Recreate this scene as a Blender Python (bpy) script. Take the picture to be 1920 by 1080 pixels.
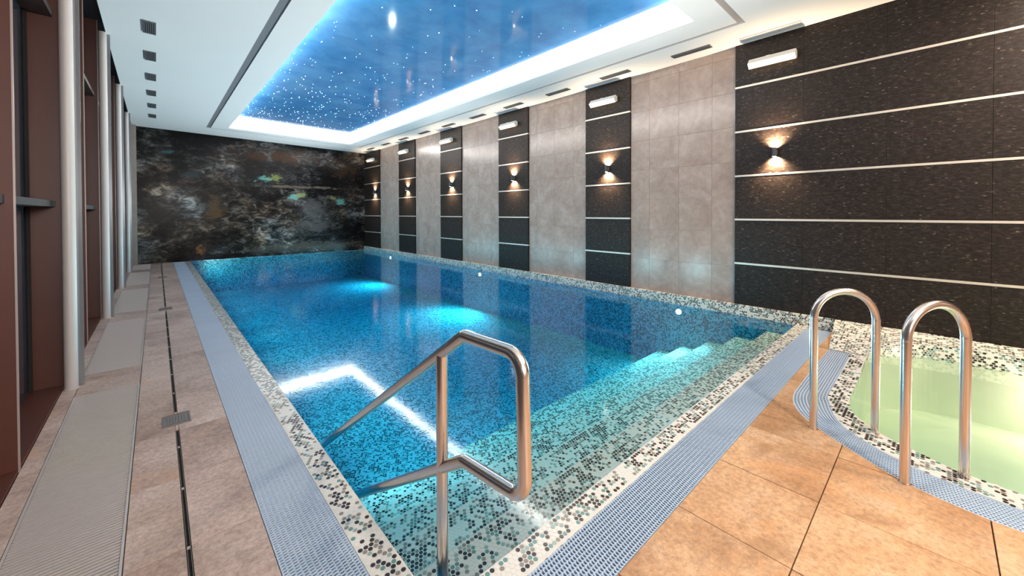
import bpy, bmesh, math, random
from mathutils import Vector, Matrix
random.seed(7)
sc = bpy.context.scene
for o in list(bpy.data.objects): bpy.data.objects.remove(o)
C = sc.collection

# ---------------------------------------------------------------- camera
H = 1.35
FPX, CY0 = 729.98, 407.75
yaw, pitch, roll = 0.74018, -0.01214, -0.002527
cam = bpy.data.cameras.new('camera'); co = bpy.data.objects.new('camera', cam); C.objects.link(co)
cam.sensor_width = 36.0; cam.sensor_fit = 'HORIZONTAL'
cam.lens = FPX/1920*36.0
cam.shift_x = 0.0
cam.shift_y = -(540-CY0)/1920.0
cam.clip_start = .02; cam.clip_end = 200
f = Vector((math.sin(yaw)*math.cos(pitch), math.cos(yaw)*math.cos(pitch), math.sin(pitch)))
r = Vector((math.cos(yaw), -math.sin(yaw), 0)); u = r.cross(f)
r2 = r*math.cos(roll)+u*math.sin(roll); u2 = -r*math.sin(roll)+u*math.cos(roll)
co.matrix_world = Matrix(((r2.x,u2.x,-f.x,0),(r2.y,u2.y,-f.y,0),(r2.z,u2.z,-f.z,H),(0,0,0,1)))
sc.camera = co

# ---------------------------------------------------------------- world, light, exposure
w = bpy.data.worlds.new('world'); sc.world = w; w.use_nodes = True
w.node_tree.nodes['Background'].inputs[0].default_value = (.03,.04,.06,1)
w.node_tree.nodes['Background'].inputs[1].default_value = .4
sc.view_settings.view_transform = 'Standard'; sc.view_settings.look = 'None'
sc.view_settings.exposure = 0.14; sc.view_settings.gamma = 1.0; sc.view_settings.use_curve_mapping = False
sc.cycles.max_bounces = 10; sc.cycles.diffuse_bounces = 5; sc.cycles.glossy_bounces = 4
sc.cycles.transparent_max_bounces = 24; sc.cycles.transmission_bounces = 6
sc.cycles.sample_clamp_indirect = 4.0; sc.cycles.caustics_reflective = False; sc.cycles.caustics_refractive = False

E_COVE = 26.0      # radiance of the led cove
E_POOL_FILL = 115.0
E_POOLUP_FILL = 850.0     # upward spots added at the round pool lamps to brighten the ceiling      # line above: unseen underwater fill added along the window side
E_WALLPOOL = 520.0  # the three round lamps in the far pool wall
E_SCONCE = 170.0
E_DOWN = 58.0      # warm downlights over the near deck
E_UP_FILL = 38.0       # uplights added behind the camera to brighten the ceiling

def area(name, loc, rot, size, energy, col, sy=None, spread=None):
    l = bpy.data.lights.new(name, 'AREA'); l.energy = energy; l.color = col; l.size = size
    if sy: l.shape = 'RECTANGLE'; l.size_y = sy
    if spread: l.spread = spread
    o = bpy.data.objects.new(name, l); C.objects.link(o); o.location = loc; o.rotation_euler = rot; return o
def point(name, loc, energy, col, rad=.05):
    l = bpy.data.lights.new(name, 'POINT'); l.energy = energy; l.color = col; l.shadow_soft_size = rad
    o = bpy.data.objects.new(name, l); C.objects.link(o); o.location = loc; return o
# room downlights outside the frame; unseen uplights added to brighten the ceiling
for x, y in ((1.6,-1.2),(3.4,-1.6),(4.8,-1.0)):
    area('downlight_lamp', (x,y,3.5), (0,0,0), .25, E_DOWN, (1,.80,.62))
for x, ang, k, col in ((.3,112,3.6,(1,.95,.92)),(1.6,112,1.0,(1,.92,.86)),(4.6,140,.12,(1,.84,.70))):
    area('ceiling_fill_light', (x,-2.9,1.9), (math.radians(ang),0,0), .5, E_UP_FILL*k, col)
def pool_spot(x,y,z,e,ry,rad=.05,col=(.80,.94,1),size=165):  # serves the round pool lamps and the added fill spots
    l = bpy.data.lights.new('pool_lamp_and_fill','SPOT'); l.energy=e; l.color=col; l.spot_size=math.radians(size); l.spot_blend=1.0; l.shadow_soft_size=rad
    o = bpy.data.objects.new('pool_lamp_and_fill',l); C.objects.link(o); o.location=(x,y,z); o.rotation_euler=(0,math.radians(ry-12),0); return o
# unseen underwater lamps added below the window-side deck edge to even the pool light
for k in range(9):
    pool_spot(.745,3.0+1.35*k,-.16,E_POOL_FILL,-84,.12)

# ---------------------------------------------------------------- materials
def M(name): 
    m = bpy.data.materials.new(name); m.use_nodes = True
    return m, m.node_tree, m.node_tree.nodes['Principled BSDF']
def setp(b, col=None, rough=None, metal=None, spec=None, coat=None, emis=None, es=None):
    if col: b.inputs['Base Color'].default_value = (*col,1)
    if rough is not None: b.inputs['Roughness'].default_value = rough
    if metal is not None: b.inputs['Metallic'].default_value = metal
    if spec is not None: b.inputs['Specular IOR Level'].default_value = spec
    if coat is not None: b.inputs['Coat Weight'].default_value = coat; b.inputs['Coat Roughness'].default_value = .05
    if emis: b.inputs['Emission Color'].default_value = (*emis,1); b.inputs['Emission Strength'].default_value = es
def N(t, typ, **kw):
    n = t.nodes.new(typ)
    for k,v in kw.items():
        if k == 'ins':
            for a,b in v.items(): n.inputs[a].default_value = b
        else: setattr(n,k,v)
    return n
def L(t,a,b): t.links.new(a,b)
def ramp(t, fac, stops, interp='LINEAR'):
    n = t.nodes.new('ShaderNodeValToRGB'); cr = n.color_ramp; cr.interpolation = interp
    while len(cr.elements) < len(stops): cr.elements.new(.5)
    for e,(p,c) in zip(cr.elements, stops): e.position = p; e.color = (*c,1)
    L(t,fac,n.inputs[0]); return n
def noise(t, vec, scale, detail=4, rough=.6, dist=0):
    n = N(t,'ShaderNodeTexNoise',ins={'Scale':scale,'Detail':detail,'Roughness':rough,'Distortion':dist})
    if vec is not None: L(t,vec,n.inputs['Vector'])
    return n
def bump(t, b, h, strength=.3, dist=.01):
    n = N(t,'ShaderNodeBump',ins={'Strength':strength,'Distance':dist}); L(t,h,n.inputs['Height']); L(t,n.outputs[0],b.inputs['Normal'])
def math_(t, op, a, b=None, c=None):
    n = N(t,'ShaderNodeMath',operation=op)
    for i,v in enumerate((a,b,c)):
        if v is None: continue
        if isinstance(v,(int,float)): n.inputs[i].default_value = v
        else: L(t,v,n.inputs[i])
    return n.outputs[0]
def mixc(t, fac, a, b, mode='MIX'):
    n = N(t,'ShaderNodeMix',data_type='RGBA',blend_type=mode)
    for s,v in ((n.inputs[0],fac),(n.inputs[6],a),(n.inputs[7],b)):
        if isinstance(v,(int,float)): s.default_value = v
        elif isinstance(v,tuple): s.default_value = (*v,1)
        else: L(t,v,s)
    return n.outputs[2]
def wpos(t): return N(t,'ShaderNodeNewGeometry').outputs['Position']
def plain(name, col, rough=.5, metal=0, spec=.5, nscale=0, namp=.1, **k):
    m,t,b = M(name); setp(b,col,rough,metal,spec,**k)
    if nscale:
        n = noise(t,wpos(t),nscale,5)
        rr = ramp(t,n.outputs[0],[(.25,tuple(c*(1-namp) for c in col)),(.75,tuple(min(1,c*(1+namp)) for c in col))])
        L(t,rr.outputs[0],b.inputs['Base Color'])
    return m

def stone(name, c1, c2, c3, rough=.45, scale=3.2):
    m,t,b = M(name); p = wpos(t)
    oi = N(t,'ShaderNodeObjectInfo')
    off = N(t,'ShaderNodeVectorMath',operation='MULTIPLY_ADD'); L(t,oi.outputs['Random'],off.inputs[0]); off.inputs[1].default_value=(37,23,11); L(t,p,off.inputs[2])
    v = off.outputs[0]
    n1 = noise(t,v,scale,6,.62,.6); n2 = noise(t,v,scale*14,8,.75,.2); n3 = noise(t,v,scale*.45,3,.5,.4)
    a = ramp(t,n1.outputs[0],[(.30,c1),(.52,c2),(.72,c3)])
    bb = ramp(t,n2.outputs[0],[(.32,(.60,.58,.56)),(.64,(1.16,1.16,1.16))])
    o = mixc(t,1.0,a.outputs[0],bb.outputs[0],'MULTIPLY')
    r3 = ramp(t,n3.outputs[0],[(.38,(.74,.68,.64)),(.56,(1,1,1))])
    o = mixc(t,.8,o,r3.outputs[0],'MULTIPLY')
    n4 = noise(t,v,1.7,5,.6,.5)     # ochre blooms and grey-brown clouds of the slate
    o = mixc(t,ramp(t,n4.outputs[0],[(.60,(0,0,0)),(.70,(.55,)*3)]).outputs[0],o,(c2[0]*1.05,c2[1]*.80,c2[2]*.58))
    n5 = noise(t,v,2.3,4,.6,.6)
    o = mixc(t,ramp(t,n5.outputs[0],[(.30,(.6,)*3),(.40,(0,0,0))]).outputs[0],o,(c1[0]*.55,c1[1]*.52,c1[2]*.50))
    v1 = ramp(t,oi.outputs['Random'],[(0,(.88,.87,.86)),(1,(1.1,1.1,1.1))])
    o = mixc(t,1.0,o,v1.outputs[0],'MULTIPLY')
    L(t,o,b.inputs['Base Color']); setp(b,rough=rough,spec=.45); bump(t,b,n2.outputs[0],.35,.004)
    return m
m_deck_l = stone('deck_stone_grey',(.46,.345,.295),(.57,.435,.37),(.66,.53,.465),.5)
m_deck_r = stone('deck_stone_warm',(.50,.28,.14),(.61,.38,.215),(.66,.46,.30),.42)
m_joint = plain('joint',(.13,.10,.08),.8)

def mosaic(name, ax, light=1.0, warm=1.0, rough=.28, spec=.5):
    """penny round mosaic drawn on an exact hexagonal lattice, 22 mm pitch; ax = the two world axes of the surface"""
    m,t,b = M(name); sp = N(t,'ShaderNodeSeparateXYZ'); L(t,wpos(t),sp.inputs[0])
    if ax[0] == 'd':   # run along a curve that heads toward +x, -y
        U = math_(t,'SUBTRACT',math_(t,'MULTIPLY',sp.outputs[0],.55),math_(t,'MULTIPLY',sp.outputs[1],.85)); V = sp.outputs[ax[1]]
    else: U,V = sp.outputs[ax[0]], sp.outputs[ax[1]]
    pt = .0222
    vv = math_(t,'DIVIDE',V,pt*.866); row = math_(t,'FLOOR',vv)
    odd = math_(t,'MULTIPLY',math_(t,'FLOORED_MODULO',row,2.0),.5)
    uu = math_(t,'ADD',math_(t,'DIVIDE',U,pt),odd); cu = math_(t,'FLOOR',uu)
    du = math_(t,'SUBTRACT',math_(t,'SUBTRACT',uu,cu),.5)
    dv = math_(t,'MULTIPLY',math_(t,'SUBTRACT',math_(t,'SUBTRACT',vv,row),.5),.866)
    d = math_(t,'SQRT',math_(t,'ADD',math_(t,'MULTIPLY',du,du),math_(t,'MULTIPLY',dv,dv)))
    mask = math_(t,'LESS_THAN',d,.44)
    cv = N(t,'ShaderNodeCombineXYZ'); L(t,cu,cv.inputs[0]); L(t,row,cv.inputs[1])
    wn = N(t,'ShaderNodeTexWhiteNoise',noise_dimensions='3D'); L(t,cv.outputs[0],wn.inputs[0])
    cl = noise(t,cv.outputs[0],.19,2,.5)
    k = math_(t,'ADD',math_(t,'MULTIPLY',wn.outputs[0],.62),math_(t,'MULTIPLY',cl.outputs[0],.6))
    W=(.72*light,.70*light*warm**.3,.64*light*warm)
    D=(.030,.024,.020); G=(.26,.24,.20); T=(.16,.30,.28); T2=(.34,.43,.40)
    cr = ramp(t,k,[(0,D),(.46,G),(.535,T),(.59,T2),(.65,W)],'CONSTANT')
    grout = (.66*light,.65*light*warm**.3,.60*light*warm)
    o = mixc(t,mask,grout,cr.outputs[0])
    L(t,o,b.inputs['Base Color']); setp(b,rough=rough,spec=spec)
    return m
m_mos_xy = mosaic('mosaic_horizontal',(0,1))
m_mos_floor = mosaic('mosaic_underwater',(0,1),rough=.8,spec=.05)
m_mos_xz = mosaic('mosaic_wall_x',(0,2),rough=.7,spec=.1)
m_mos_yz = mosaic('mosaic_wall_y',(1,2))
m_dot = [plain('dot_black_brown',(.035,.026,.022),.22), plain('dot_grey',(.27,.24,.20),.25),
         plain('dot_teal',(.13,.27,.25),.22), plain('dot_pale_teal',(.30,.40,.37),.25), plain('dot_white',(.74,.73,.68),.3)]
m_bed = plain('mosaic_bed',(.70,.68,.62),.5,nscale=30,namp=.06)

def granite():
    m,t,b = M('black_granite'); p = wpos(t)
    mp = N(t,'ShaderNodeMapping',ins={'Scale':(1,.7,1.8)}); L(t,p,mp.inputs[0])
    n1 = noise(t,mp.outputs[0],26,7,.80,.5); vo = N(t,'ShaderNodeTexVoronoi',ins={'Scale':60}); L(t,mp.outputs[0],vo.inputs[0])
    a = ramp(t,n1.outputs[0],[(.42,(.010,.0065,.0055)),(.54,(.022,.015,.0125)),(.63,(.045,.032,.027)),(.74,(.11,.085,.072))])
    fl = ramp(t,vo.outputs['Color'],[(.0,(0,0,0)),(.86,(0,0,0)),(.97,(.13,.11,.085))])
    L(t,mixc(t,1.0,a.outputs[0],fl.outputs[0],'ADD'),b.inputs['Base Color']); setp(b,rough=.42,spec=.25)
    bump(t,b,n1.outputs[0],.2,.002); return m
m_gran = granite()
def porcelain():
    m,t,b = M('grey_porcelain'); p = wpos(t)
    oi = N(t,'ShaderNodeObjectInfo')
    off = N(t,'ShaderNodeVectorMath',operation='MULTIPLY_ADD'); L(t,oi.outputs['Random'],off.inputs[0]); off.inputs[1].default_value=(17,29,13); L(t,p,off.inputs[2])
    n1 = noise(t,off.outputs[0],2.6,6,.62,.8); n2 = noise(t,off.outputs[0],14,5,.65,.2)
    a = ramp(t,n1.outputs[0],[(.30,(.33,.235,.195)),(.5,(.385,.285,.24)),(.70,(.45,.345,.295))])
    bb = ramp(t,n2.outputs[0],[(.3,(.86,.86,.86)),(.65,(1.07,1.07,1.07))])
    L(t,mixc(t,1.0,a.outputs[0],bb.outputs[0],'MULTIPLY'),b.inputs['Base Color']); setp(b,rough=.20,spec=.42)
    return m
m_porc = porcelain()
m_seam = plain('tile_seam',(.22,.17,.15),.7)
m_strip = plain('satin_metal_strip',(.72,.64,.56),.38,.55)
def steel():
    m,t,b = M('brushed_steel'); setp(b,(.74,.66,.60),.2,1.0)
    b.inputs['Roughness'].default_value=.24; return m
m_steel = steel()
m_white = plain('white_ceiling_paint',(.86,.86,.87),.6,nscale=1.2,namp=.015)
m_brown = plain('red_brown_metal',(.085,.027,.018),.42,.0,.5,nscale=3,namp=.12)
m_brown_shade = plain('brown_metal_shade',(.016,.008,.007),.5)  # shade on the transoms put into the brown metal's colour
m_brown_edge = plain('bare_edge',(.42,.34,.31),.35,.4)
m_col = plain('column_paint',(.50,.455,.44),.4)
m_plate = plain('grey_plate',(.30,.31,.33),.18,.6)
m_grate = plain('blue_grey_plastic',(.44,.55,.68),.42,nscale=2,namp=.06)
m_chan = plain('channel_dark',(.035,.055,.10),.6)
m_grill = plain('anodised_grille',(.60,.545,.515),.36,.3)
m_dark = plain('dark_void',(.012,.010,.010),.8)
m_drain = plain('drain_steel',(.24,.20,.17),.4,.5)
m_vent = plain('vent_grey',(.16,.16,.17),.5)
m_ventd = plain('vent_dark',(.05,.05,.06),.6)
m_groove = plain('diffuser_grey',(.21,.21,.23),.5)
m_plateblue = plain('diffuser_pale_grey',(.62,.61,.65),.5)
m_lampw = plain('white_plastic',(.86,.83,.77),.4)
m_gap = plain('soffit_dark',(.05,.045,.05),.7)
m_pil = plain('pilaster_stone',(.30,.25,.22),.5,nscale=6,namp=.12)
def emis(name,col,s):
    m = bpy.data.materials.new(name); m.use_nodes=True; t=m.node_tree; t.nodes.clear()
    e=N(t,'ShaderNodeEmission',ins={'Color':(*col,1),'Strength':s}); o=N(t,'ShaderNodeOutputMaterial'); L(t,e.outputs[0],o.inputs[0]); return m
m_led = emis('led_cove',(1,.945,.87),E_COVE)
m_bulb = emis('lamp_lens',(1,.86,.66),40)
m_poolbulb = emis('pool_lamp_lens',(.85,.95,1),60)
m_star = [emis('star_white',(.75,.88,1),16),emis('star_blue',(.35,.65,1),12),emis('star_pink',(.85,.65,1),12)]
def glass():
    m,t,b = M('window_glass'); setp(b,(.02,.03,.045),.03,0,.9)
    n = noise(t,wpos(t),1.5,2); rr = ramp(t,n.outputs[0],[(.3,(.012,.018,.028)),(.7,(.03,.04,.055))]); L(t,rr.outputs[0],b.inputs['Base Color']); return m
m_glass = glass()
def sky_panel():
    m,t,b = M('printed_sky_foil'); p = wpos(t)
    n = noise(t,p,.55,5,.6,.7); n2 = noise(t,p,2.6,5,.65,.3)
    a = ramp(t,n.outputs[0],[(.32,(.045,.18,.40)),(.5,(.06,.205,.43)),(.68,(.095,.24,.46))])
    b2 = ramp(t,n2.outputs[0],[(.35,(.75,.8,.85)),(.7,(1.15,1.15,1.1))])
    L(t,mixc(t,1.0,a.outputs[0],b2.outputs[0],'MULTIPLY'),b.inputs['Base Color']); setp(b,rough=.07,spec=.5); return m
m_sky = sky_panel()
def mural():
    m,t,b = M('rock_mural_print'); p = wpos(t)
    sp = N(t,'ShaderNodeSeparateXYZ'); L(t,p,sp.inputs[0]); X,Z = sp.outputs[0],sp.outputs[2]
    def mp(sx,sz,dx=0):
        n = N(t,'ShaderNodeMapping',ins={'Scale':(sx,1,sz),'Location':(dx,0,0)}); L(t,p,n.inputs[0]); return n.outputs[0]
    nA = noise(t,mp(.9,1.2),.85,3,.5,.5)      # big masses
    nB = noise(t,mp(1,1.9),3.4,8,.72,.9)      # rock fissures
    nC = noise(t,mp(1,1.4,9),13,5,.75,.4)      # speckle
    nD = noise(t,mp(1,1,4),1.1,3,.5,.3)
    mass = math_(t,'MULTIPLY_ADD',nA.outputs[0],2.3,-.70)
    k = math_(t,'MULTIPLY',math_(t,'ADD',math_(t,'MULTIPLY',nB.outputs[0],1.25),math_(t,'MULTIPLY',mass,.55)),.68)
    k = math_(t,'ADD',k,math_(t,'MULTIPLY',math_(t,'SUBTRACT',nC.outputs[0],.5),.22))
    rock = ramp(t,k,[(.47,(.0015,.002,.003)),(.57,(.006,.006,.006)),(.66,(.030,.027,.025)),(.76,(.12,.105,.095)),(.87,(.38,.35,.31))])
    br = ramp(t,nD.outputs[0],[(.45,(.92,.98,1.06)),(.66,(1.2,.94,.74))])
    o = mixc(t,1.0,rock.outputs[0],br.outputs[0],'MULTIPLY')
    def blob(cx,cz,rx,rz,soft=1.0):
        a = math_(t,'DIVIDE',math_(t,'SUBTRACT',X,cx),rx); c = math_(t,'DIVIDE',math_(t,'SUBTRACT',Z,cz),rz)
        d = math_(t,'SQRT',math_(t,'ADD',math_(t,'MULTIPLY',a,a),math_(t,'MULTIPLY',c,c)))
        d = math_(t,'ADD',d,math_(t,'MULTIPLY',math_(t,'SUBTRACT',nB.outputs[0],.5),6.0))
        mr = N(t,'ShaderNodeMapRange',ins={'From Min':.9,'From Max':.4,'To Min':0,'To Max':1}); L(t,d,mr.inputs[0]); return mr.outputs[0]
    # patches of the print: turquoise plants, ochre lichen, brown earth, warm tree trunk, small orange figure
    for cx,cz,rx,rz,col,f_ in MURAL_PATCHES:
        o = mixc(t,math_(t,'MULTIPLY',blob(cx,cz,rx,rz),f_),o,col)
    L(t,o,b.inputs['Base Color']); setp(b,rough=.25,spec=.12); return m
# x,z on the far wall measured from the photograph
MURAL_PATCHES = [(2.55,2.42,.20,.10,(.12,.32,.27),.8),(2.82,2.50,.20,.13,(.22,.25,.08),.7),(3.35,1.86,.20,.13,(.12,.33,.30),.85),
    (3.58,1.97,.20,.13,(.26,.27,.12),.7),(4.80,1.78,.20,.16,(.13,.34,.29),.85),(4.62,1.86,.16,.10,(.25,.26,.12),.6),
    (4.05,1.55,.55,.42,(.10,.095,.09),.5),(4.05,.95,.75,.28,(.11,.10,.095),.5),(3.0,3.15,1.2,.22,(.07,.030,.014),.7),(5.0,2.95,.6,.4,(.06,.032,.017),.6),
    (1.28,1.55,.20,.50,(.11,.058,.024),.7),(.25,3.05,.18,.07,(.05,.13,.14),.6),(.72,2.45,.22,.10,(.05,.08,.09),.4),
    (4.0,.22,2.2,.16,(.15,.115,.09),.45),(3.7,2.22,1.6,.05,(.20,.155,.12),.5),(.95,.30,.13,.17,(.24,.085,.03),.75),(4.05,.62,.9,.04,(.02,.025,.03),.8)]
m_mural = mural()

def water(name, tint, absorb, density, wave, rough=.0, sc_=.0):
    """surface: Fresnel mix of clear transmission and mirror reflection; body: homogeneous absorption"""
    m = bpy.data.materials.new(name); m.use_nodes=True; t=m.node_tree; t.nodes.clear()
    o=N(t,'ShaderNodeOutputMaterial'); fr=N(t,'ShaderNodeFresnel',ins={'IOR':1.33}); g=N(t,'ShaderNodeBsdfGlossy',ins={'Roughness':rough,'Color':(1,1,1,1)})
    tr=N(t,'ShaderNodeBsdfTransparent',ins={'Color':(*tint,1)}); mx=N(t,'ShaderNodeMixShader')
    p=wpos(t); n1=noise(t,p,5.0,4,.6,.3); bp=N(t,'ShaderNodeBump',ins={'Strength':wave,'Distance':.02}); L(t,n1.outputs[0],bp.inputs['Height'])
    L(t,bp.outputs[0],g.inputs['Normal']); L(t,bp.outputs[0],fr.inputs['Normal'])
    L(t,fr.outputs[0],mx.inputs[0]); L(t,tr.outputs[0],mx.inputs[1]); L(t,g.outputs[0],mx.inputs[2]); L(t,mx.outputs[0],o.inputs[0])
    ab=N(t,'ShaderNodeVolumeAbsorption',ins={'Color':(*absorb,1),'Density':density})
    L(t,ab.outputs[0],o.inputs['Volume'])
    s = bpy.data.materials.new(name+'_side'); s.use_nodes=True; t=s.node_tree; t.nodes.clear()
    o=N(t,'ShaderNodeOutputMaterial'); tr=N(t,'ShaderNodeBsdfTransparent'); L(t,tr.outputs[0],o.inputs[0])
    ab=N(t,'ShaderNodeVolumeAbsorption',ins={'Color':(*absorb,1),'Density':density}); L(t,ab.outputs[0],o.inputs['Volume'])
    return m,s
m_water,m_water_s = water('pool_water',(1,1,1),(.0,.835,.945),.72,.03,.08)
m_spaw,m_spaw_s = water('spa_water',(1,1,1),(.80,.95,.89),.40,.02,.06)

# ---------------------------------------------------------------- mesh helpers
class MB:
    def __init__(s): s.v=[]; s.f=[]; s.mi=[]; s.sm=[]
    def add(s, vs, fs, mi=0, smooth=False):
        k=len(s.v); s.v += [tuple(x) for x in vs]
        for q in fs: s.f.append(tuple(i+k for i in q)); s.mi.append(mi); s.sm.append(smooth)
    def box(s,x0,x1,y0,y1,z0,z1,mi=0):
        s.add([(x0,y0,z0),(x1,y0,z0),(x1,y1,z0),(x0,y1,z0),(x0,y0,z1),(x1,y0,z1),(x1,y1,z1),(x0,y1,z1)],
              [(0,3,2,1),(4,5,6,7),(0,1,5,4),(1,2,6,5),(2,3,7,6),(3,0,4,7)],mi)
    def prism(s, poly, z0, z1, mi=0):   # poly ccw; z may be functions of x,y
        a = z0 if callable(z0) else (lambda x,y:z0); b = z1 if callable(z1) else (lambda x,y:z1)
        n=len(poly); s.add([(x,y,a(x,y)) for x,y in poly]+[(x,y,b(x,y)) for x,y in poly],
            [tuple(range(n-1,-1,-1)),tuple(range(n,2*n))]+[(i,(i+1)%n,n+(i+1)%n,n+i) for i in range(n)],mi)
    def tube(s, pts, rad, n=16, mi=0, caps=True):
        pts=[Vector(p) for p in pts]; rings=[]; prev=None
        for i,p in enumerate(pts):
            if i==0: d=pts[1]-p
            elif i==len(pts)-1: d=p-pts[i-1]
            else: d=(pts[i+1]-p).normalized()+(p-pts[i-1]).normalized()
            d.normalize()
            if prev is None:
                a = Vector((0,0,1)) if abs(d.z)<.9 else Vector((1,0,0)); x=d.cross(a).normalized()
            else: x=(prev-d*prev.dot(d)).normalized()
            prev=x; y=d.cross(x)
            rr = rad
            rings.append([p+x*rr*math.cos(2*math.pi*k/n)+y*rr*math.sin(2*math.pi*k/n) for k in range(n)])
        vs=[v for q in rings for v in q]; fs=[]
        for i in range(len(rings)-1):
            for k in range(n): fs.append((i*n+k,i*n+(k+1)%n,(i+1)*n+(k+1)%n,(i+1)*n+k))
        s.add(vs,fs,mi,True)
        if caps: s.add(rings[0],[tuple(range(n-1,-1,-1))],mi); s.add(rings[-1],[tuple(range(n))],mi)
    def mesh(s,name,mats):
        me=bpy.data.meshes.new(name); me.from_pydata(s.v,[],s.f)
        for m in (mats if isinstance(mats,(list,tuple)) else [mats]): me.materials.append(m)
        me.polygons.foreach_set('material_index',s.mi); me.polygons.foreach_set('use_smooth',s.sm); me.update(); return me
    def build(s,name,mats,parent=None,loc=None,bevel=0):
        me=s.mesh(name,mats)
        if bevel:
            bm=bmesh.new(); bm.from_mesh(me); bmesh.ops.bevel(bm,geom=[e for e in bm.edges if len(e.link_faces)==2 and e.calc_face_angle(0)>.5],offset=bevel,segments=2,affect='EDGES',profile=.5); bm.to_mesh(me); bm.free()
        return link(name,me,parent,loc)
def link(name,me,parent=None,loc=None):
    o=bpy.data.objects.new(name,me); C.objects.link(o)
    if parent: o.parent=parent
    if loc: o.location=loc
    return o
def tag(o,label=None,cat=None,group=None,kind=None):
    for k,v in (('label',label),('category',cat),('group',group),('kind',kind)):
        if v: o[k]=v
    return o
def thing(name,label,cat,loc=(0,0,0),rz=0,group=None):
    o=bpy.data.objects.new(name,None); o.empty_display_size=.1; C.objects.link(o); o.location=loc; o.rotation_euler=(0,0,rz); return tag(o,label,cat,group)
def struct(name,loc=(0,0,0)):
    o=bpy.data.objects.new(name,None); o.empty_display_size=.1; C.objects.link(o); o.location=loc; o['kind']='structure'; return o
def copy_tree(o,parent=None):
    c=o.copy(); C.objects.link(c)
    if parent: c.parent=parent
    for ch in list(o.children): copy_tree(ch,c)
    return c
def arc_path(pts, rads, n=8):
    """polyline with rounded corners"""
    pts=[Vector(p) for p in pts]; out=[pts[0]]
    for i in range(1,len(pts)-1):
        rd=rads[i-1] if isinstance(rads,(list,tuple)) else rads
        a=(pts[i-1]-pts[i]).normalized(); b=(pts[i+1]-pts[i]).normalized(); ang=a.angle(b)
        d=rd/math.tan(ang/2); d=min(d,(pts[i-1]-pts[i]).length*.49,(pts[i+1]-pts[i]).length*.49); rr=d*math.tan(ang/2)
        c=pts[i]+(a+b).normalized()*(rr/math.sin(ang/2)); p0=pts[i]+a*d; p1=pts[i]+b*d
        v0=p0-c; v1=p1-c; th=v0.angle(v1)
        for k in range(n+1):
            s=k/n; out.append(c+(v0*math.sin((1-s)*th)+v1*math.sin(s*th))/math.sin(th))
    out.append(pts[-1]); return out

# ---------------------------------------------------------------- penny round dots as geometry
PT=.0222; ROW=PT*.866
def cl_noise(a,b):
    from mathutils import noise as nz
    return nz.noise(Vector((a*.19,b*.19,3.7)))*.5+.5
def dots(name, inside, bbox, to3d, parent, seed=1, rad=.0096, skip_white=False, n=8):
    rnd=random.Random(seed); mb=MB(); (u0,u1,v0,v1)=bbox
    for row in range(int(v0/ROW)-1,int(v1/ROW)+2):
        for c in range(int(u0/PT)-1,int(u1/PT)+2):
            uu=(c+.5-.5*(row%2))*PT; vv=(row+.5)*ROW
            if not inside(uu,vv): continue
            k=rnd.random()*.62+cl_noise(c,row)*.6
            mi=0 if k<.46 else 1 if k<.535 else 2 if k<.59 else 3 if k<.65 else 4
            if mi==4 and skip_white: continue
            ring=[(uu+rad*math.cos(2*math.pi*i/n),vv+rad*math.sin(2*math.pi*i/n)) for i in range(n)]
            top=[to3d(a,b,.0014) for a,b in ring]; bot=[to3d(a,b,0) for a,b in ring]
            mb.add(top+bot,[tuple(range(n))]+[(i,n+i,n+(i+1)%n,(i+1)%n) for i in range(n)],mi)
    o=mb.build(name,m_dot,parent); o['kind']='stuff'; return o

# ---------------------------------------------------------------- layout constants
XW=5.69          # face of the black piers
XG=5.725         # face of the grey tiles
YF=14.31         # far wall
YB=-3.4          # near end wall, behind the camera
ZPAR=.13         # top of the mosaic kerb along the right wall
PX0=.694         # pool edge on the window side
PXR=5.655        # kerb face
YP=1.14          # pool near edge
def zc(x,y=0): return 3.662-.02*x
spa_A=[(4.87,.715),(4.2,.72),(3.651,.719),(3.459,.712),(3.278,.667),(3.102,.56),(2.93,.37),(2.755,.12),(2.69,-.10),(2.68,-.26),(2.69,-.43)]
spa_B=[(4.88,.55),(4.2,.54),(3.658,.533),(3.507,.508),(3.228,.42),(3.06,.27),(2.945,.08),(2.90,-.10),(2.88,-.26),(2.875,-.43)]
spa_C=[(4.889,.441),(4.2,.43),(3.657,.422),(3.435,.374),(3.247,.23),(3.11,.02),(3.055,-.13),(3.035,-.28),(3.03,-.43)]
def catmull(P,n=8):
    P=[Vector(p) for p in P]; out=[]
    for i in range(len(P)-1):
        p0=P[max(i-1,0)]; p1=P[i]; p2=P[i+1]; p3=P[min(i+2,len(P)-1)]
        for k in range(n):
            s=k/n; out.append(.5*((2*p1)+(p2-p0)*s+(2*p0-5*p1+4*p2-p3)*s*s+(3*p1-p0-3*p2+p3)*s**3))
    out.append(P[-1]); return [(p.x,p.y) for p in out]
def resample(P,N_):
    L_=[0]
    for a,b in zip(P,P[1:]): L_.append(L_[-1]+math.dist(a,b))
    out=[]; j=0
    for k in range(N_):
        d=L_[-1]*k/(N_-1)
        while j<len(P)-2 and L_[j+1]<d: j+=1
        s=(d-L_[j])/(L_[j+1]-L_[j]); out.append((P[j][0]+(P[j+1][0]-P[j][0])*s,P[j][1]+(P[j+1][1]-P[j][1])*s))
    return out
def mirror(P): return P+[(x,-.86-y) for x,y in P[::-1][1:]]
NS=161
A_=resample(mirror(catmull(spa_A)),NS); B_=resample(mirror(catmull(spa_B)),NS); C_=resample(mirror(catmull(spa_C)),NS)
spa_R=[(4.889,.441),(5.077,.383),(5.263,.229),(5.385,.057),(5.425,-.144),(5.43,-.30),(5.43,-.43)]
R_=resample(mirror(catmull(spa_R)),61)     # window-far rim on the sloping mosaic
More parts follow.
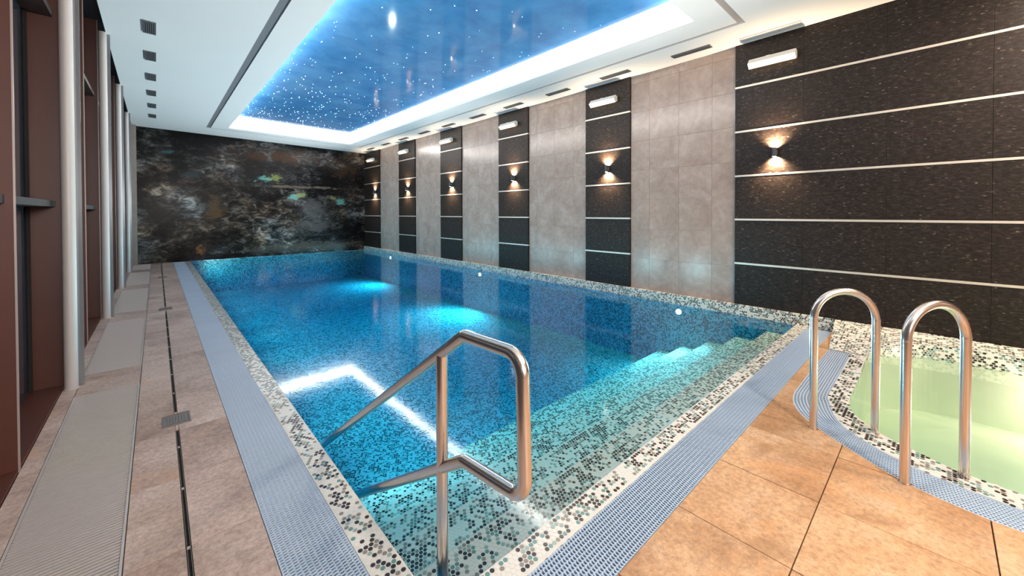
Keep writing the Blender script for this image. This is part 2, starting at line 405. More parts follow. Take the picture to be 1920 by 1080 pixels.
def zs(x,y=0): return max(0,min(ZPAR,(x-4.87)*.169))
def inpoly(x,y,P):
    c=False; j=len(P)-1
    for i in range(len(P)):
        if (P[i][1]>y)!=(P[j][1]>y) and x<(P[j][0]-P[i][0])*(y-P[i][1])/(P[j][1]-P[i][1])+P[i][0]: c=not c
        j=i
    return c

# ---------------------------------------------------------------- room shell
floor=struct('floor')
b=MB(); b.box(-.60,.334,YB,YF,-.10,-.012); b.box(.334,2.4,YB,.80,-.10,-.012)
b.build('floor_base',m_joint,floor)
def tile(x0,x1,y0,y1,mat,z=0,th=.03,g=.0022,parent=floor,poly=None):
    mb=MB(); x0+=g;x1-=g;y0+=g;y1-=g; cx,cy=(x0+x1)/2,(y0+y1)/2; dz=random.uniform(-.0007,.0005)
    mb.box(x0-cx,x1-cx,y0-cy,y1-cy,-th,0)
    return mb.build('tile',mat,parent,(cx,cy,z+dz),bevel=.0015)
ys=[2.04+.572*k for k in range(-9,23)]
ys=[y for y in ys if YB<y<YF]; ys=[YB]+ys+[YF]
grills=[(1.45,4.27),(4.80,6.95),(7.50,9.67),(10.22,12.39),(12.94,14.2)]
cutx=[(-.545,-.462),(-.109,.076),(.090,.3335)]
drain_y=[3.36,7.37,11.12]
for i in range(len(ys)-1):
    for j,(a,c) in enumerate(cutx):
        tile(a,c,ys[i],ys[i+1],m_deck_l)
edges=[YB]+[v for g_ in grills for v in g_]+[YF]
for a,c in zip(edges[0::2],edges[1::2]):
    k=max(1,round((c-a)/.6))
    for q in range(k):
        if c-a>.02: tile(-.462,-.109,a+(c-a)*q/k,a+(c-a)*(q+1)/k,m_deck_l)
# near right deck with boolean cut for the spa
def cut_tiles():
    n=len(A_); mb=MB(); outer=[(x,y) for x,y in A_]
    poly=outer[::-1]; area_=sum(poly[i][0]*poly[(i+1)%n][1]-poly[(i+1)%n][0]*poly[i][1] for i in range(n))
    if area_<0: poly=poly[::-1]
    mb.prism(poly,-.3,.3); cutter=mb.build('cutter',m_joint)
    cutter2=None
    xs=[.3345]+[.76+.5*k for k in range(0,9)]; xs=[x for x in xs if x<4.6]+[4.869]
    yy=[YB]+[.80-.435-.53*k for k in range(7,-1,-1)]+[.7985]; yy=sorted(set([round(y,4) for y in yy if y>=YB]))
    for i in range(len(xs)-1):
        for j in range(len(yy)-1):
            o=tile(xs[i],xs[i+1],yy[j],yy[j+1],m_deck_r)
            corners=[inpoly(x,y,poly) for x in (xs[i],xs[i+1],(xs[i]+xs[i+1])/2) for y in (yy[j],yy[j+1],(yy[j]+yy[j+1])/2)]
            if all(corners): bpy.data.objects.remove(o); continue
            if not (xs[i+1]<2.6 or yy[j]<-1.8 and yy[j+1]<-1.7):
                md=o.modifiers.new('b','BOOLEAN'); md.operation='DIFFERENCE'; md.object=cutter; md.solver='EXACT'
                dg=bpy.context.evaluated_depsgraph_get(); me=bpy.data.meshes.new_from_object(o.evaluated_get(dg)); o.modifiers.clear(); o.data=me
                if len(me.polygons)==0: bpy.data.objects.remove(o)
    bpy.data.objects.remove(cutter)
    mb=MB(); mb.prism([(4.871,.7185),(5.60,.777),(5.60,.7985),(4.871,.7985)],-.03,0); mb.build('tile',m_deck_r,floor)
cut_tiles()

# ceiling: slabs around the cove and the groove ring, hung at z = zc(x)
ceil=struct('ceiling')
def cslab(mb,x0,x1,y0,y1,t0=0,t1=.05,mi=0): mb.prism([(x0,y0),(x1,y0),(x1,y1),(x0,y1)],lambda x,y:zc(x)+t0,lambda x,y:zc(x)+t1,mi)
g0=(1.0,5.09,1.53,13.2); g1=(1.095,5.03,1.60,13.13); op=(1.45,4.63,1.93,12.8)
def ring(mb,o,i,t0,t1,mi=0):
    cslab(mb,o[0],i[0],o[2],o[3],t0,t1,mi); cslab(mb,i[1],o[1],o[2],o[3],t0,t1,mi)
    cslab(mb,i[0],i[1],o[2],i[2],t0,t1,mi); cslab(mb,i[0],i[1],i[3],o[3],t0,t1,mi)
b=MB(); ring(b,(-.455,XG+.1,YB,YF+.05),g0,0,.05); ring(b,g1,op,0,.05); b.build('ceiling_plate',m_white,ceil)
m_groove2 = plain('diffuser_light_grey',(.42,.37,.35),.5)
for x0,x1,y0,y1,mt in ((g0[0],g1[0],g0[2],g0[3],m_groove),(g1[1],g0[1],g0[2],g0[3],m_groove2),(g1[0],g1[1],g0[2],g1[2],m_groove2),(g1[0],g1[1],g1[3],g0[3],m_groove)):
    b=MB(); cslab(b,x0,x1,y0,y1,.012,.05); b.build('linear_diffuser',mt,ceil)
BAND=.20
b=MB(); cslab(b,op[0]-.08,op[1]+.08,op[2]-.08,op[3]+.08,BAND,BAND+.04); b.build('starry_panel',m_sky,ceil)
for k,(x0,x1,y0,y1) in enumerate([(op[0]-.03,op[0]-.001,op[2],op[3]),(op[1]+.001,op[1]+.03,op[2],op[3]),(op[0]-.03,op[1]+.03,op[2]-.03,op[2]-.001),(op[0]-.03,op[1]+.03,op[3]+.001,op[3]+.03)]):
    b=MB(); cslab(b,x0,x1,y0,y1,.052,BAND-.002); b.build('cove_glow_face',m_led,ceil)  # whole cove face glows, in place of LED light falling on it
b=MB(); rnd=random.Random(3)
for k in range(620):
    y=op[2]+.15+(op[3]-op[2]-.3)*rnd.random()**.75; x=op[0]+.12+(op[1]-op[0]-.24)*rnd.random()**1.25
    if rnd.random()>.35+.65*(y/12.8)**1.5: continue
    rr=rnd.choice([.004,.005,.005,.0065,.009]) *(.5+.05*y); z=zc(x)+BAND-.003
    b.add([(x+rr*math.cos(i*math.pi/3),y+rr*math.sin(i*math.pi/3),z-.001) for i in range(6)]+[(x,y,z+.002)],
          [(5,4,3,2,1,0)]+[(i,(i+1)%6,6) for i in range(6)],rnd.choice([0,0,1,1,2]))
o=b.build('star',m_star,ceil); o['kind']='stuff'

# far wall with the mural
wf=struct('wall_far'); b=MB(); b.box(-.9,XG+.1,YF+.03,YF+.12,-.1,4.1); b.build('wall_core',m_pil,wf)
b=MB(); b.prism([(-.373,YF),(XG,YF),(XG,YF+.028),(-.373,YF+.028)],0,lambda x,y:zc(x)-.001); mu=b.build('mural',m_mural)
tag(mu,'dark printed rock-face mural with turquoise patches covering the far end wall','mural')
b=MB(); b.box(-.55,-.375,14.13,YF,0,3.67); pl=b.build('pilaster',m_pil)
tag(pl,'narrow brown stone pilaster between the window side and the mural','pilaster')
wn=struct('wall_near'); b=MB(); b.box(-.9,XG+.1,YB-.1,YB,-.1,4.1); b.build('wall_core',m_porc,wn)

# right wall: grey tiles and black piers
wr=struct('wall_right'); b=MB(); b.box(XG+.008,XG+.12,YB,YF,-1.3,4.0); b.build('wall_core',m_seam,wr)
piers=[(-3.4,1.829),(3.385,4.27),(5.735,6.675),(8.125,9.10),(10.515,11.555),(12.99,YF)]
zrows=[ZPAR,.674,1.253,1.826,2.407,2.99,3.56]
seams=[1.829,1.09,.372,-.335,-1.05,-1.77,-2.5,YB]
def wslab(name,y0,y1,z0,z1,x,th,mat,g,bev=.0012):
    mb=MB(); cy,cz=(y0+y1)/2,(z0+z1)/2; mb.box(0,th,y0+g-cy,y1-g-cy,z0+g-cz,z1-g-cz)
    return mb.build(name,mat,wr,(x,cy,cz),bevel=bev)
for pi,(a,c) in enumerate(piers):
    cuts=[(a,c)] if pi else [(seams[i+1],seams[i]) for i in range(len(seams)-1)]
    for k in range(6):
        z0=zrows[k]+(.012 if k else 0); z1=zrows[k+1]-(.012 if k<5 else 0)
        for (y0,y1) in cuts: wslab('granite_slab',y0,y1,z0,z1,XW,.05,m_gran,.001)
    for k in range(1,6):
        mb=MB(); mb.box(XW-.004,XW+.03,a,c,zrows[k]-.0115,zrows[k]+.0115); mb.build('metal_strip',m_strip,wr)
TW=.4665
for i in range(5):
    y0=piers[i][1]; y1=piers[i+1][0]; cut=[y0]; y=y0+.304
    while y<y1-.1: cut.append(y); y+=TW
    cut.append(y1)
    zz=[ZPAR]+[.155+TW*k for k in range(1,8)]+[3.57]
    for p,q in zip(cut,cut[1:]):
        for s,e in zip(zz,zz[1:]): wslab('wall_tile',p,q,s,e,XG,.008,m_porc,.0012,.0)
# left wall: brown fins, glazing, transoms, sill
wl=struct('wall_left')
b=MB(); b.box(-.95,-.9,YB,YF,-.1,4.1); b.build('wall_core',m_dark,wl)
b=MB(); b.box(-.90,-.455,YB,YF,3.85,3.9); b.build('soffit',m_gap,wl)
b=MB(); b.box(-.46,-.45,YB,YF,3.675,3.86); b.build('ceiling_edge',m_gap,wl)
fy=[-2.25+1.36*k-.0 for k in range(13)]; fins=[y for y in (3.23+1.37*k for k in range(-5,9)) if YB<y<YF]
XGL=-.72; XFR=-.545
for y in fins:
    mb=MB(); mb.box(XGL-.02,XFR,y,y+.045,0.0,3.85); mb.build('fin',m_brown,wl)
    mb=MB(); mb.box(XFR-.001,XFR+.006,y-.002,y+.006,0.0,3.85); mb.build('fin_edge',m_brown_edge,wl)
ed=[YB]+fins+[YF]
for n_,(a,c) in enumerate(zip(ed,ed[1:])):
    wd=struct('window_%d'%(n_+1)); a2=a+.046 if n_ else a
    mb=MB(); mb.box(XGL-.012,XGL,a2,c-.001,.02,3.85); mb.build('pane',m_glass,wd)
    for z in (1.405,2.86):
        mb=MB(); mb.box(XGL+.001,XFR-.03,a2,c-.003,z,z+.045); mb.build('transom',m_brown_shade,wd)
    mb=MB(); mb.box(XGL+.001,XFR-.001,a2,c-.003,-.02,.014); mb.build('sill',m_brown,wd)
    for yy in (a2+.001,c-.022):
        mb=MB(); mb.box(XGL+.001,XGL+.02,yy,yy+.018,.015,1.404); mb.build('frame',m_dark,wd)
        mb=MB(); mb.box(XGL+.001,XGL+.02,yy,yy+.018,1.461,3.84); mb.build('frame',m_dark,wd)

# ---------------------------------------------------------------- columns
names=['white round steel column nearest the camera on the window side','second white round steel column from the camera on the window side',
 'third white round steel column from the camera on the window side','farthest white round column, next to the brown stone pilaster']
for k,(y,x) in enumerate([(4.50,-.497),(7.22,-.487),(9.94,-.487),(12.55,-.487)]):
    t=thing('column',names[k],'column',(x,y,0),group='white columns along the windows')
    mb=MB(); mb.tube([(0,0,.0),(0,0,3.672)],.038,28); mb.build('shaft',m_col,t)
    mb=MB(); mb.box(-.03,.066,.042,.054,0,3.672); mb.build('back_plate',m_plate,t)
    mb=MB(); mb.tube([(0,0,0),(0,0,.012)],.042,28); mb.build('base_ring',m_col,t)

# ---------------------------------------------------------------- pool basin
ZB=-.95
pool=thing('pool_basin','large rectangular swimming pool lined with penny-round mosaic','pool',(2.9,7,0))
def pbuild(mb,name,mats): 
    o=mb.build(name,mats,pool); o.matrix_parent_inverse=Matrix.Translation(-Vector((2.9,7,0))); return o
b=MB(); b.box(PX0,PXR,YP,YF,ZB-.05,ZB); pbuild(b,'pool_floor',m_mos_floor)
for q,mt in (((PX0-.03,PX0,YP-.03,YF,ZB,-.012),m_mos_yz),((PXR+.001,PXR+.03,YP-.03,YF,ZB,-.0),m_mos_yz),((PX0,PXR,YP-.03,YP,ZB,-.012),m_mos_xz),((PX0,PXR,YF-.001,YF+.025,ZB,-.001),m_mos_xz)):
    b=MB(); b.box(*q); pbuild(b,'pool_wall',mt)
steps=[(1.14,1.45,-.15),(1.45,1.80,-.30),(1.80,2.15,-.45),(2.15,2.50,-.60),(2.5,2.85,-.75)]
for k,(a,c,z) in enumerate(steps):
    mb=MB(); mb.box(PX0+.001,PXR-.001,a+.0005,c,ZB+.001,z); o=pbuild(mb,'step',[m_mos_xz,m_mos_floor])
    o.data.polygons[1].material_index=1
    o.data.polygons[1].material_index=1
# mosaic border strips
b=MB(); b.box(.574,PX0,.80+.22,YF,-.05,0); pbuild(b,'border',m_mos_xy)
b=MB(); b.box(PX0,PXR,1.022,YP,-.05,0); pbuild(b,'border',m_mos_xy)
def up(z): return lambda a,b_,h: (a,b_,z+h)
def pdots(*a,**k):
    o=dots(*a,**k); o.matrix_parent_inverse=Matrix.Translation(-Vector((2.9,7,0))); return o
b=MB(); b.box(.574,PX0,1.02,3.4,0.0002,.0006); b.box(PX0,3.6,1.022,YP,0.0002,.0006); pbuild(b,'mosaic_bed',m_bed)
pdots('mosaic_dots',lambda x,y:(.583<x<.685 and 1.03<y<3.39) or (.68<x<3.59 and 1.031<y<1.131),(.57,3.6,1.02,3.4),up(.0004),pool,seed=4)
for k,(a,c,z) in enumerate(steps[:3]):
    xr=(2.74,2.6,2.3)[k]
    mb=MB(); mb.box(PX0+.002,xr,a+.001,c-.001,z+.0002,z+.0006); pbuild(mb,'mosaic_bed',m_bed)
    pdots('mosaic_dots',lambda x,y:PX0+.012<x<xr-.01 and a+.011<y<c-.01,(PX0,xr,a,c),up(z+.0004),pool,seed=10+k)
# kerb along the right wall
b=MB(); b.box(PXR,XW+.03,.78,YF,-.01,ZPAR); b.box(PXR,XW+.03,YB+.01,.78,-.01,ZPAR-.002); pbuild(b,'kerb',m_mos_yz)

# pool water: one closed body
def water_body(name,mb_poly,z0,z1,mats,label,cat):
    mb=MB(); n=len(mb_poly)
    mb.prism(mb_poly,z0,z1,1); mb.mi[1]=0
    o=mb.build(name,mats); return tag(o,label,cat)
water_body('pool_water',[(PX0+.002,YP+.002),(PXR-.002,YP+.002),(PXR-.002,YF-.003),(PX0+.002,YF-.003)],ZB+.003,-.006,[m_water,m_water_s],'clear turquoise water filling the long swimming pool','water')

# round lamps in the kerb wall, just under the water line
for k,y in enumerate((2.56,7.31,12.07)):
    t=thing('pool_light',['round underwater lamp shining brightest in the right pool wall, nearest the camera','round underwater lamp in the right pool wall below the grey bay, middle one','small round underwater lamp in the right pool wall near the mural'][k],'lamp',(PXR-.001,y,-.11),group='underwater lamps in the right pool wall')
    mb=MB(); n=24; rr=.055
    mb.tube([(0,0,0),(-.012,0,0)],rr,n); mb.build('rim',m_steel,t)
    mb=MB(); mb.tube([(-.0121,0,0),(-.016,0,0)],.036,n); mb.build('lens',m_poolbulb,t)
    pool_spot(PXR-.05,y,-.16,E_WALLPOOL*(.28 if k==0 else 1),90)
    pool_spot(PXR-.05,y,-.16,E_POOLUP_FILL,135,.08,(1,.89,.81),120)  # added upward spot that brightens the ceiling

# ---------------------------------------------------------------- overflow grates
def grate(name,label,along,x0,x1,y0,y1,rods=12,pitch=.0150):
    t=thing(name,label,'grate',(x0,y0,0),group='overflow grates around the water')
    Wd=(x1-x0) if along=='y' else (y1-y0); Ln=(y1-y0) if along=='y' else (x1-x0)
    def bx(mb,a0,a1,c0,c1,z0,z1):   # a across, c along
        if along=='y': mb.box(a0,a1,c0,c1,z0,z1)
        else: mb.box(c0,c1,a0,a1,z0,z1)
    mb=MB(); bx(mb,0,Wd,0,Ln,-.07,-.03); mb.build('channel',m_chan,t)
    st=Wd/rods; me=None
    for k in range(rods+1):
        a=min(max(k*st-.003,0),Wd-.006)
        if me is None:
            mb=MB(); bx(mb,0,.006,0,Ln,-.026,-.003); me=mb.mesh('rod',m_grate)
        link('rod',me,t,(a,0,0) if along=='y' else (0,a,0))
    mb=MB(); nn=int(Ln/pitch)
    for k in range(rods):
        for j in range(nn):
            c=(j+(.5 if k%2 else 0))*pitch
            if c+.006>Ln: continue
            mb_a0=k*st+.0005; mb_a1=(k+1)*st-.0005
            z=-.0005
            if along=='y': mb.add([(mb_a0,c,z),(mb_a1,c+.002,z),(mb_a1,c+.0073,z),(mb_a0,c+.0053,z),(mb_a0,c,z-.006),(mb_a1,c+.002,z-.006)],[(0,1,2,3),(4,5,1,0)])
            else: mb.add([(c,mb_a0,z),(c+.0055,mb_a0,z),(c+.0075,mb_a1,z),(c+.002,mb_a1,z),(c,mb_a0,z-.02),(c+.002,mb_a1,z-.02)],[(0,1,2,3),(4,0,3,5)])
    o=mb.build('cross_link',m_grate,t); o['kind']='stuff'
    return t
grate('overflow_grate','long blue-grey plastic overflow grate between the left deck and the pool','y',.3345,.5735,.802,YF-.01,rods=12)
grate('overflow_grate','blue-grey plastic overflow grate between the pool near edge and the sandstone deck','x',.5735,5.60,.800,1.0215,rods=11)
# spa grate: curved
t=thing('spa_grate','curved blue-grey grate ringing the hot tub','grate',(3.6,.0,0),group='overflow grates around the water')
def sb(mb,name,mats,parent=t):
    o=mb.build(name,mats,parent); o.matrix_parent_inverse=Matrix.Translation(-parent.location); return o
def lerp(a,b_,s): return (a[0]+(b_[0]-a[0])*s,a[1]+(b_[1]-a[1])*s)
b=MB(); vs=[(*p,-.035) for p in A_]+[(*p,-.035) for p in B_]; b.add(vs,[(i,i+1,NS+i+1,NS+i) for i in range(NS-1)]); sb(b,'channel',m_chan)
NR=11
for k in range(NR+1):
    s0=min(k/NR,1-.03); b=MB(); n=NS
    P=[lerp(A_[i],B_[i],s0) for i in range(n)]; Q=[lerp(A_[i],B_[i],s0+.034) for i in range(n)]
    vs=[(*p,0) for p in P]+[(*p,0) for p in Q]+[(*p,-.02) for p in P]+[(*p,-.02) for p in Q]
    fs=[]
    for i in range(n-1): fs+= [(i,i+1,n+i+1,n+i),(2*n+i,2*n+i+1,i+1,i),(n+i,n+i+1,3*n+i+1,3*n+i)]
    b.add(vs,fs); sb(b,'rod',m_grate)
NL=430; A2=resample(A_,NL); B2=resample(B_,NL); b=MB()
for k in range(NR):
    for j in range(NL-1):
        o_=.5 if k%2 else 0
        def pt_(s,jj):
            j0=min(int(jj),NL-2); fr_=jj-j0; a=lerp(A2[j0],A2[j0+1],fr_); c=lerp(B2[j0],B2[j0+1],fr_); return (*lerp(a,c,s),-.002)
        jj=j+o_
        if jj+.6>NL-1: continue
        b.add([pt_(k/NR+.03,jj),pt_((k+1)/NR,jj+.12),pt_((k+1)/NR,jj+.6),pt_(k/NR+.03,jj+.48)],[(0,1,2,3)])
o=sb(b,'cross_link',m_grate); o['kind']='stuff'

# ---------------------------------------------------------------- hot tub
spa=thing('hot_tub','curved hot tub with pale green lining and a mosaic rim','hot tub',(4.2,-.43,0))
def spb(mb,name,mats): return sb(mb,name,mats,spa)
b=MB(); vs=[(*p,0) for p in B_]+[(*p,0) for p in C_]+[(*p,-.05) for p in C_]; n=NS
b.add(vs,[q for i in range(n-1) for q in ((i,i+1,n+i+1,n+i),(n+i,n+i+1,2*n+i+1,2*n+i))]); spb(b,'rim',m_mos_xy)
b=MB(); vs=[(*p,.0005) for p in B_]+[(*p,.0005) for p in C_]; b.add(vs,[(i,i+1,n+i+1,n+i) for i in range(n-1)]); spb(b,'mosaic_bed',m_bed)
ringpoly=B_+C_[::-1]
o=dots('mosaic_dots',lambda x,y: y>-.9 and x<4.87 and inpoly(x,y,ringpoly),(2.85,4.9,-.95,.6),up(.0008),spa,seed=30); o.matrix_parent_inverse=Matrix.Translation(-spa.location)
# sloping mosaic slab against the wall, with the tub rim cut out of it
b=MB(); nR=len(R_); 
outer=[]
for i,(x,y) in enumerate(R_):
    s=i/(nR-1)
    if s<.0: pass
    outer.append((5.655,.78+( -2.42)*s))
# wall side strip (from rim to the wall)
vs=[(x,y,zs(x)) for x,y in R_]+[(x,y,ZPAR) for x,y in outer]
b.add(vs,[(i,nR+i,nR+i+1,i+1) for i in range(nR-1)])
# piece between the pool grate and the tub
b.add([(4.87,.717,0),(5.655,.78,ZPAR),(4.889,.441,zs(4.889))],[(0,2,1)])
b.add([(4.87,-1.577,0),(5.655,-1.64,ZPAR),(4.889,-1.301,zs(4.889))],[(0,1,2)])
b.add([(4.87,-1.577,0),(4.87,YB+.01,0),(5.655,YB+.01,ZPAR),(5.655,-1.64,ZPAR)],[(0,1,2,3)])
# small riser toward the pool grate
b.add([(4.87,.717,-.02),(5.655,.78,-.02),(5.655,.78,ZPAR),(4.87,.717,0)],[(0,1,2,3)])
spb(b,'mosaic_slab',m_mos_xy)
ZW=-.03
inner=C_+[p for p in R_[::-1]][1:-1]     # closed outline of the water
# inner wall: mosaic band above the water, pale lining below
def seqwall(P,ztop,zbot):
    vs=[(x,y,ztop(x)) for x,y in P]+[(x,y,zbot) for x,y in P]; n_=len(P); return vs,[(i,i+1,n_+i+1,n_+i) for i in range(n_-1)]
m_spa_band=mosaic('mosaic_spa_band',('d',2))
b=MB(); v_,f_=seqwall(R_,lambda x:zs(x),ZW-.02); b.add(v_,f_); spb(b,'mosaic_band',m_spa_band)
b=MB(); v_,f_=seqwall(R_,lambda x:ZW-.02,-.55); b.add(v_,f_); v_,f_=seqwall(C_,lambda x:-.05,-.55); b.add(v_,f_)
def shrink(P,s): return [(4.2+(x-4.2)*s,-.43+(y+.43)*s) for x,y in P]
m_lining=plain('pale_green_lining',(.74,.72,.60),.5,nscale=1.6,namp=.10)
b.add([(x,y,-.55) for x,y in inner],[tuple(range(len(inner)))])

spb(b,'lining',m_lining)
wi=[(4.2+(x-4.2)*.998,-.43+(y+.43)*.998) for x,y in inner]
ar=sum(wi[i][0]*wi[(i+1)%len(wi)][1]-wi[(i+1)%len(wi)][0]*wi[i][1] for i in range(len(wi)))
if ar<0: wi=wi[::-1]
water_body('spa_water',wi,-.548,ZW,[m_spaw,m_spaw_s],'milky pale green water in the round hot tub','water')
point('spa_lamp',(5.2,-.75,-.22),10,(1,.84,.70),.06)
point('spa_lamp',(3.9,-1.1,-.22),7,(.75,1,.85),.06)

# ---------------------------------------------------------------- rails
RP=.0212
t=thing('handrail','angular polished steel handrail standing in the pool entry steps','handrail',(.78,1.245,-.15))
off=Vector((.78,1.245,-.15))
def P(y,z): return Vector((.78,y,z))-off
b=MB(); path=arc_path([P(2.75,-.22),P(1.10,.927),P(.812,.935),P(.80,.52),P(1.105,.49),P(1.85,.0),P(2.15,-.2)],[.03,.06,.06,.03,.03],8)
b.tube([P(2.75,-.20)]+path[1:],RP,20); b.build('rail',m_steel,t)
b=MB(); b.tube([P(1.245,.822),P(1.245,-.15)],RP,20); b.build('post',m_steel,t)
b=MB(); b.tube([P(1.245,-.15),P(1.245,-.135)],.035,24); b.build('base_flange',m_steel,t)
def ladder(Pn,Qn,ztop,label):
    Pn=Vector((*Pn,0)); Qn=Vector((*Qn,0)); t=thing('grab_rail',label,'handrail',Pn,group='arched grab rails by the hot tub')
    d=(Qn-Pn); wdt=d.length; d.normalize(); rr=wdt/2; zc_=ztop-rr
    pts=[Vector((0,0,.0)),Vector((0,0,zc_))]+[Vector((0,0,zc_))+d*(rr-rr*math.cos(a))+Vector((0,0,rr*math.sin(a))) for a in [math.pi*k/20 for k in range(1,20)]]+[d*wdt+Vector((0,0,zc_)),d*wdt+Vector((0,0,-.35))]
    b=MB(); b.tube(pts,.0208,20); b.build('rail',m_steel,t)
    b=MB(); b.tube([Vector((0,0,0)),Vector((0,0,.003))],.024,24); b.build('flange',m_steel,t)
    for q in (pts[1],pts[-2]):
        b=MB(); b.tube([q-Vector((0,0,.004)),q+Vector((0,0,.004))],.0216,20); b.build('weld_ring',m_steel,t)
ladder((3.014,.516),(3.232,.250),.862,'steel arched grab rail nearer the swimming pool, at the hot tub grate')
ladder((2.741,.102),(3.028,-.100),.885,'steel arched grab rail nearest the camera at the hot tub')

# ---------------------------------------------------------------- floor grilles and drains
gl=['heating grille of fine cross bars nearest the camera, before the first column','heating grille between the first and second columns','heating grille between the second and third columns','heating grille between the third and fourth columns','last heating grille under the windows, next to the mural']
bar=MB(); bar.box(-.165,.165,-.0047,.0047,-.012,0); bar_me=bar.mesh('slat',m_grill)
for k,(a,c) in enumerate(grills):
    t=thing('heating_grille',gl[k],'grille',(-.2855,a,0),group='heating grilles in the deck below the windows'); Ln=c-a
    b=MB(); b.box(-.172,.172,.003,Ln-.003,-.08,-.045); b.build('trough',m_dark,t)
    b=MB(); 
    for x in (-.1755,.1665): b.box(x,x+.009,0,Ln,-.04,.002)
    b.box(-.1665,.1665,0,.008,-.04,.002); b.box(-.1665,.1665,Ln-.008,Ln,-.04,.002); b.build('frame',m_grill,t)
    n_=int((Ln-.02)/.0195)
    for i in range(n_): link('slat',bar_me,t,(0,.018+i*.0195,0))
for k,y in enumerate(drain_y):
    t=thing('floor_drain',['square steel floor drain nearest the camera in the left deck','square steel floor drain level with the second column','small steel floor drain level with the third and fourth columns'][k],'drain',(.085,y,.0),group='steel drains in line with the dark slot')
    b=MB(); b.box(-.07,.07,-.09,.09,-.01,.0012); b.build('plate',m_vent,t)
    b=MB()
    for i in range(7): b.box(-.048+i*.0145,-.039+i*.0145,-.065,.065,.0014,.004)
    b.box(-.07,.07,-.09,-.078,.0012,.0042); b.box(-.07,.07,.078,.09,.0012,.0042); b.box(-.07,-.060,-.078,.078,.0012,.0042); b.box(.060,.07,-.078,.078,.0012,.0042)
    b.build('grid',m_drain,t)
seg=[YB]+[v for y in drain_y for v in (y-.16,y+.13)]+[YF-.05]
for k,(a,c) in enumerate(zip(seg[0::2],seg[1::2])):
    t=thing('slot_drain',['dark slot drain in the left deck running from the camera to the first drain','dark slot drain between the first and second square drains','dark slot drain between the second and third square drains','last dark slot drain ending at the mural'][k],'drain',(.083,a,0),group='narrow slot drains')
    b=MB(); b.box(-.0045,.0045,0,c-a,-.02,-.0085); b.build('slot',m_dark,t)
    b=MB(); b.box(-.0064,-.0048,0,c-a,-.02,.0005); b.box(.0048,.0064,0,c-a,-.02,.0005); b.build('edge',m_drain,t)
    b=MB(); y=.46-((a-2.037)%.46)
    while y<c-a: b.box(-.0045,.0045,y-.003,y+.003,-.008,.0004); y+=.46
    b.build('spacer',m_grill,t)
b=MB()
for a,c in zip(seg[1::2],seg[2::2]): b.box(.0762,.0898,a,c,-.02,-.0005)
b.build('tile',m_deck_l,floor)

# ---------------------------------------------------------------- wall lamps
def sconce():
    t=thing('wall_sconce','x','lamp',(XW,0,2.09),group='up and down wall lamps on the black piers')
    b=MB(); b.tube([(-.055,0,-.055),(-.055,0,.055)],.026,24,caps=False); b.tube([(-.055,0,-.054),(-.055,0,.054)],.024,24,caps=False); b.build('body',m_ventd,t)
    b=MB(); b.tube([(-.055,0,-.012),(-.055,0,.012)],.0242,24); b.build('core',m_ventd,t)
    b=MB(); b.box(-.028,-.0005,-.02,.02,-.03,.03); b.build('bracket',m_vent,t)
    for s in (-1,1):
        b=MB(); b.tube([(-.055,0,s*.046),(-.055,0,s*.0535)],.022,20); b.build('lens',m_bulb,t)
    return t
s0=sconce()
sl=['up-down wall lamp on the wide black pier at the right of the photo','second up-down wall lamp from the camera on the first narrow black pier','third up-down wall lamp from the camera','fourth up-down wall lamp from the camera','fifth up-down wall lamp, next to last before the mural','farthest up-down wall lamp, beside the mural','up-down wall lamp at the very right edge on the wide black pier']
for k,y in enumerate([1.37,3.80,6.16,8.55,10.95,13.36,-1.0]):
    t=s0 if k==0 else copy_tree(s0); t.location.y=y; t['label']=sl[k]
    for s in (1,-1):
        l=bpy.data.lights.new('sconce_beam','SPOT'); l.energy=E_SCONCE; l.color=(1,.72,.44); l.spot_size=math.radians(130); l.spot_blend=1.0; l.shadow_soft_size=.01
        o=bpy.data.objects.new('sconce_beam',l); C.objects.link(o); o.location=(XW-.048,y,2.09+s*.060); o.rotation_euler=(0, math.radians(-148 if s>0 else -32), 0)
# emergency lights
def emergency():
    t=thing('emergency_light','x','light fitting',(XW,0,3.235),group='white box lights at the top of the black piers')
    b=MB(); 
    prof=[(-.0,.045),(-.055,.062),(-.115,-.005),(-.06,-.062),(0,-.03)]
    n_=len(prof); vs=[(x-.012,-.25,z) for x,z in prof]+[(x-.012,.25,z) for x,z in prof]
    b.add(vs,[tuple(range(n_)),tuple(range(2*n_-1,n_-1,-1))]+[(i,n_+i,n_+(i+1)%n_,(i+1)%n_) for i in range(n_)]); b.build('housing',m_lampw,t,bevel=.003)
    b=MB(); b.add([(-.132,-.235,-.006),(-.132,.235,-.006),(-.078,.235,-.063),(-.078,-.235,-.063),(-.128,-.235,-.010),(-.128,.235,-.010),(-.074,.235,-.058),(-.074,-.235,-.058)],[(0,3,2,1),(0,1,5,4),(2,3,7,6),(0,4,7,3),(1,2,6,5)]); b.build('diffuser',m_lampw,t)
    b=MB(); b.box(-.012,-.0005,-.05,.05,.0,.07); b.box(-.05,-.012,.02,.07,.05,.072); b.build('bracket',m_lampw,t)
    return t
e0=emergency()
el=['white box light on the wide black pier at the right','white box light on the first narrow black pier','white box light on the second narrow black pier','white box light on the third narrow black pier','white box light on the fourth narrow black pier','white box light on the last black pier beside the mural']
for k,y in enumerate([1.40,3.86,6.28,8.72,11.12,13.62]):
    t=e0 if k==0 else copy_tree(e0); t.location.y=y; t['label']=el[k]

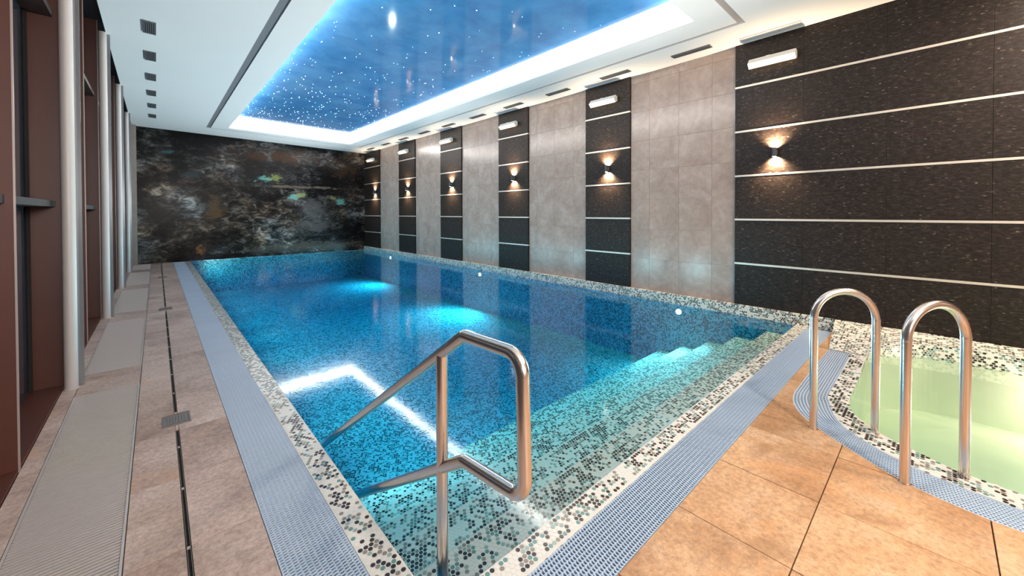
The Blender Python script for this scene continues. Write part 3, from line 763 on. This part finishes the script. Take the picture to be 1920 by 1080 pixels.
# ---------------------------------------------------------------- ceiling vents
def vent(name,wx,ly,ns,label,group,along='y'):
    t=thing(name,label,'vent',(0,0,0),group=group)
    b=MB(); b.box(-wx/2,wx/2,-ly/2,ly/2,-.001,.004); b.build('backing',m_ventd,t)
    b=MB(); fw=.008
    b.box(-wx/2,-wx/2+fw,-ly/2,ly/2,-.007,-.001); b.box(wx/2-fw,wx/2,-ly/2,ly/2,-.007,-.001); b.box(-wx/2+fw,wx/2-fw,-ly/2,-ly/2+fw,-.007,-.001); b.box(-wx/2+fw,wx/2-fw,ly/2-fw,ly/2,-.007,-.001); b.build('frame',m_vent,t)
    sb_=MB(); sb_.box(-.0035,.0035,-ly/2+fw,ly/2-fw,-.006,-.001); me=sb_.mesh('slat',m_vent)
    for i in range(ns): link('slat',me,t,(-wx/2+fw+(wx-2*fw)*(i+.5)/ns,0,0))
    return t
ordn=['nearest','second','third','fourth','fifth','farthest']
v0=vent('ceiling_vent',.125,.42,6,'','small slatted vents in the ceiling along the windows')
for k in range(6):
    t=v0 if k==0 else copy_tree(v0); x=-.042; t.location=(x,6.62+1.185*k,zc(x)-.0045); t.rotation_euler=(0,.02,0); t['label']='small dark slatted ceiling vent on the window side, %s from the camera'%ordn[k] if k<5 else 'small dark slatted ceiling vent on the window side, farthest, near the mural'
v1=vent('slot_vent',.105,.52,2,'','long slot vents in the ceiling by the right wall')
o10=['nearest the camera','second from the camera','third from the camera','fourth from the camera','fifth from the camera','sixth from the camera','seventh from the camera','third from the mural','second from the mural','nearest the mural']
for k in range(10):
    t=v1 if k==0 else copy_tree(v1); x=5.43; t.location=(x,2.30+1.2*k,zc(x)-.0045); t.rotation_euler=(0,.02,0); t['label']='narrow grey slot vent in the ceiling along the right wall, '+o10[k]
dl=['wide pale grey ceiling plate above the big black pier','pale grey ceiling plate above the first narrow black pier','pale grey ceiling plate above the second narrow black pier','pale grey ceiling plate above the third narrow black pier','pale grey ceiling plate above the fourth narrow black pier','pale grey ceiling plate above the black pier beside the mural']
b=MB(); b.box(-.07,.07,-.32,.32,-.004,.0); b.box(-.062,.062,-.31,.31,-.006,-.004); pm=b.mesh('access_plate',m_plateblue)
for k,y in enumerate([1.40,3.86,6.28,8.72,11.12,13.55]):
    o=link('access_plate',pm,None,(5.552,y,zc(5.552)-.001)); o.rotation_euler=(0,.02,0); tag(o,dl[k],'ceiling plate','pale plates above the black piers')
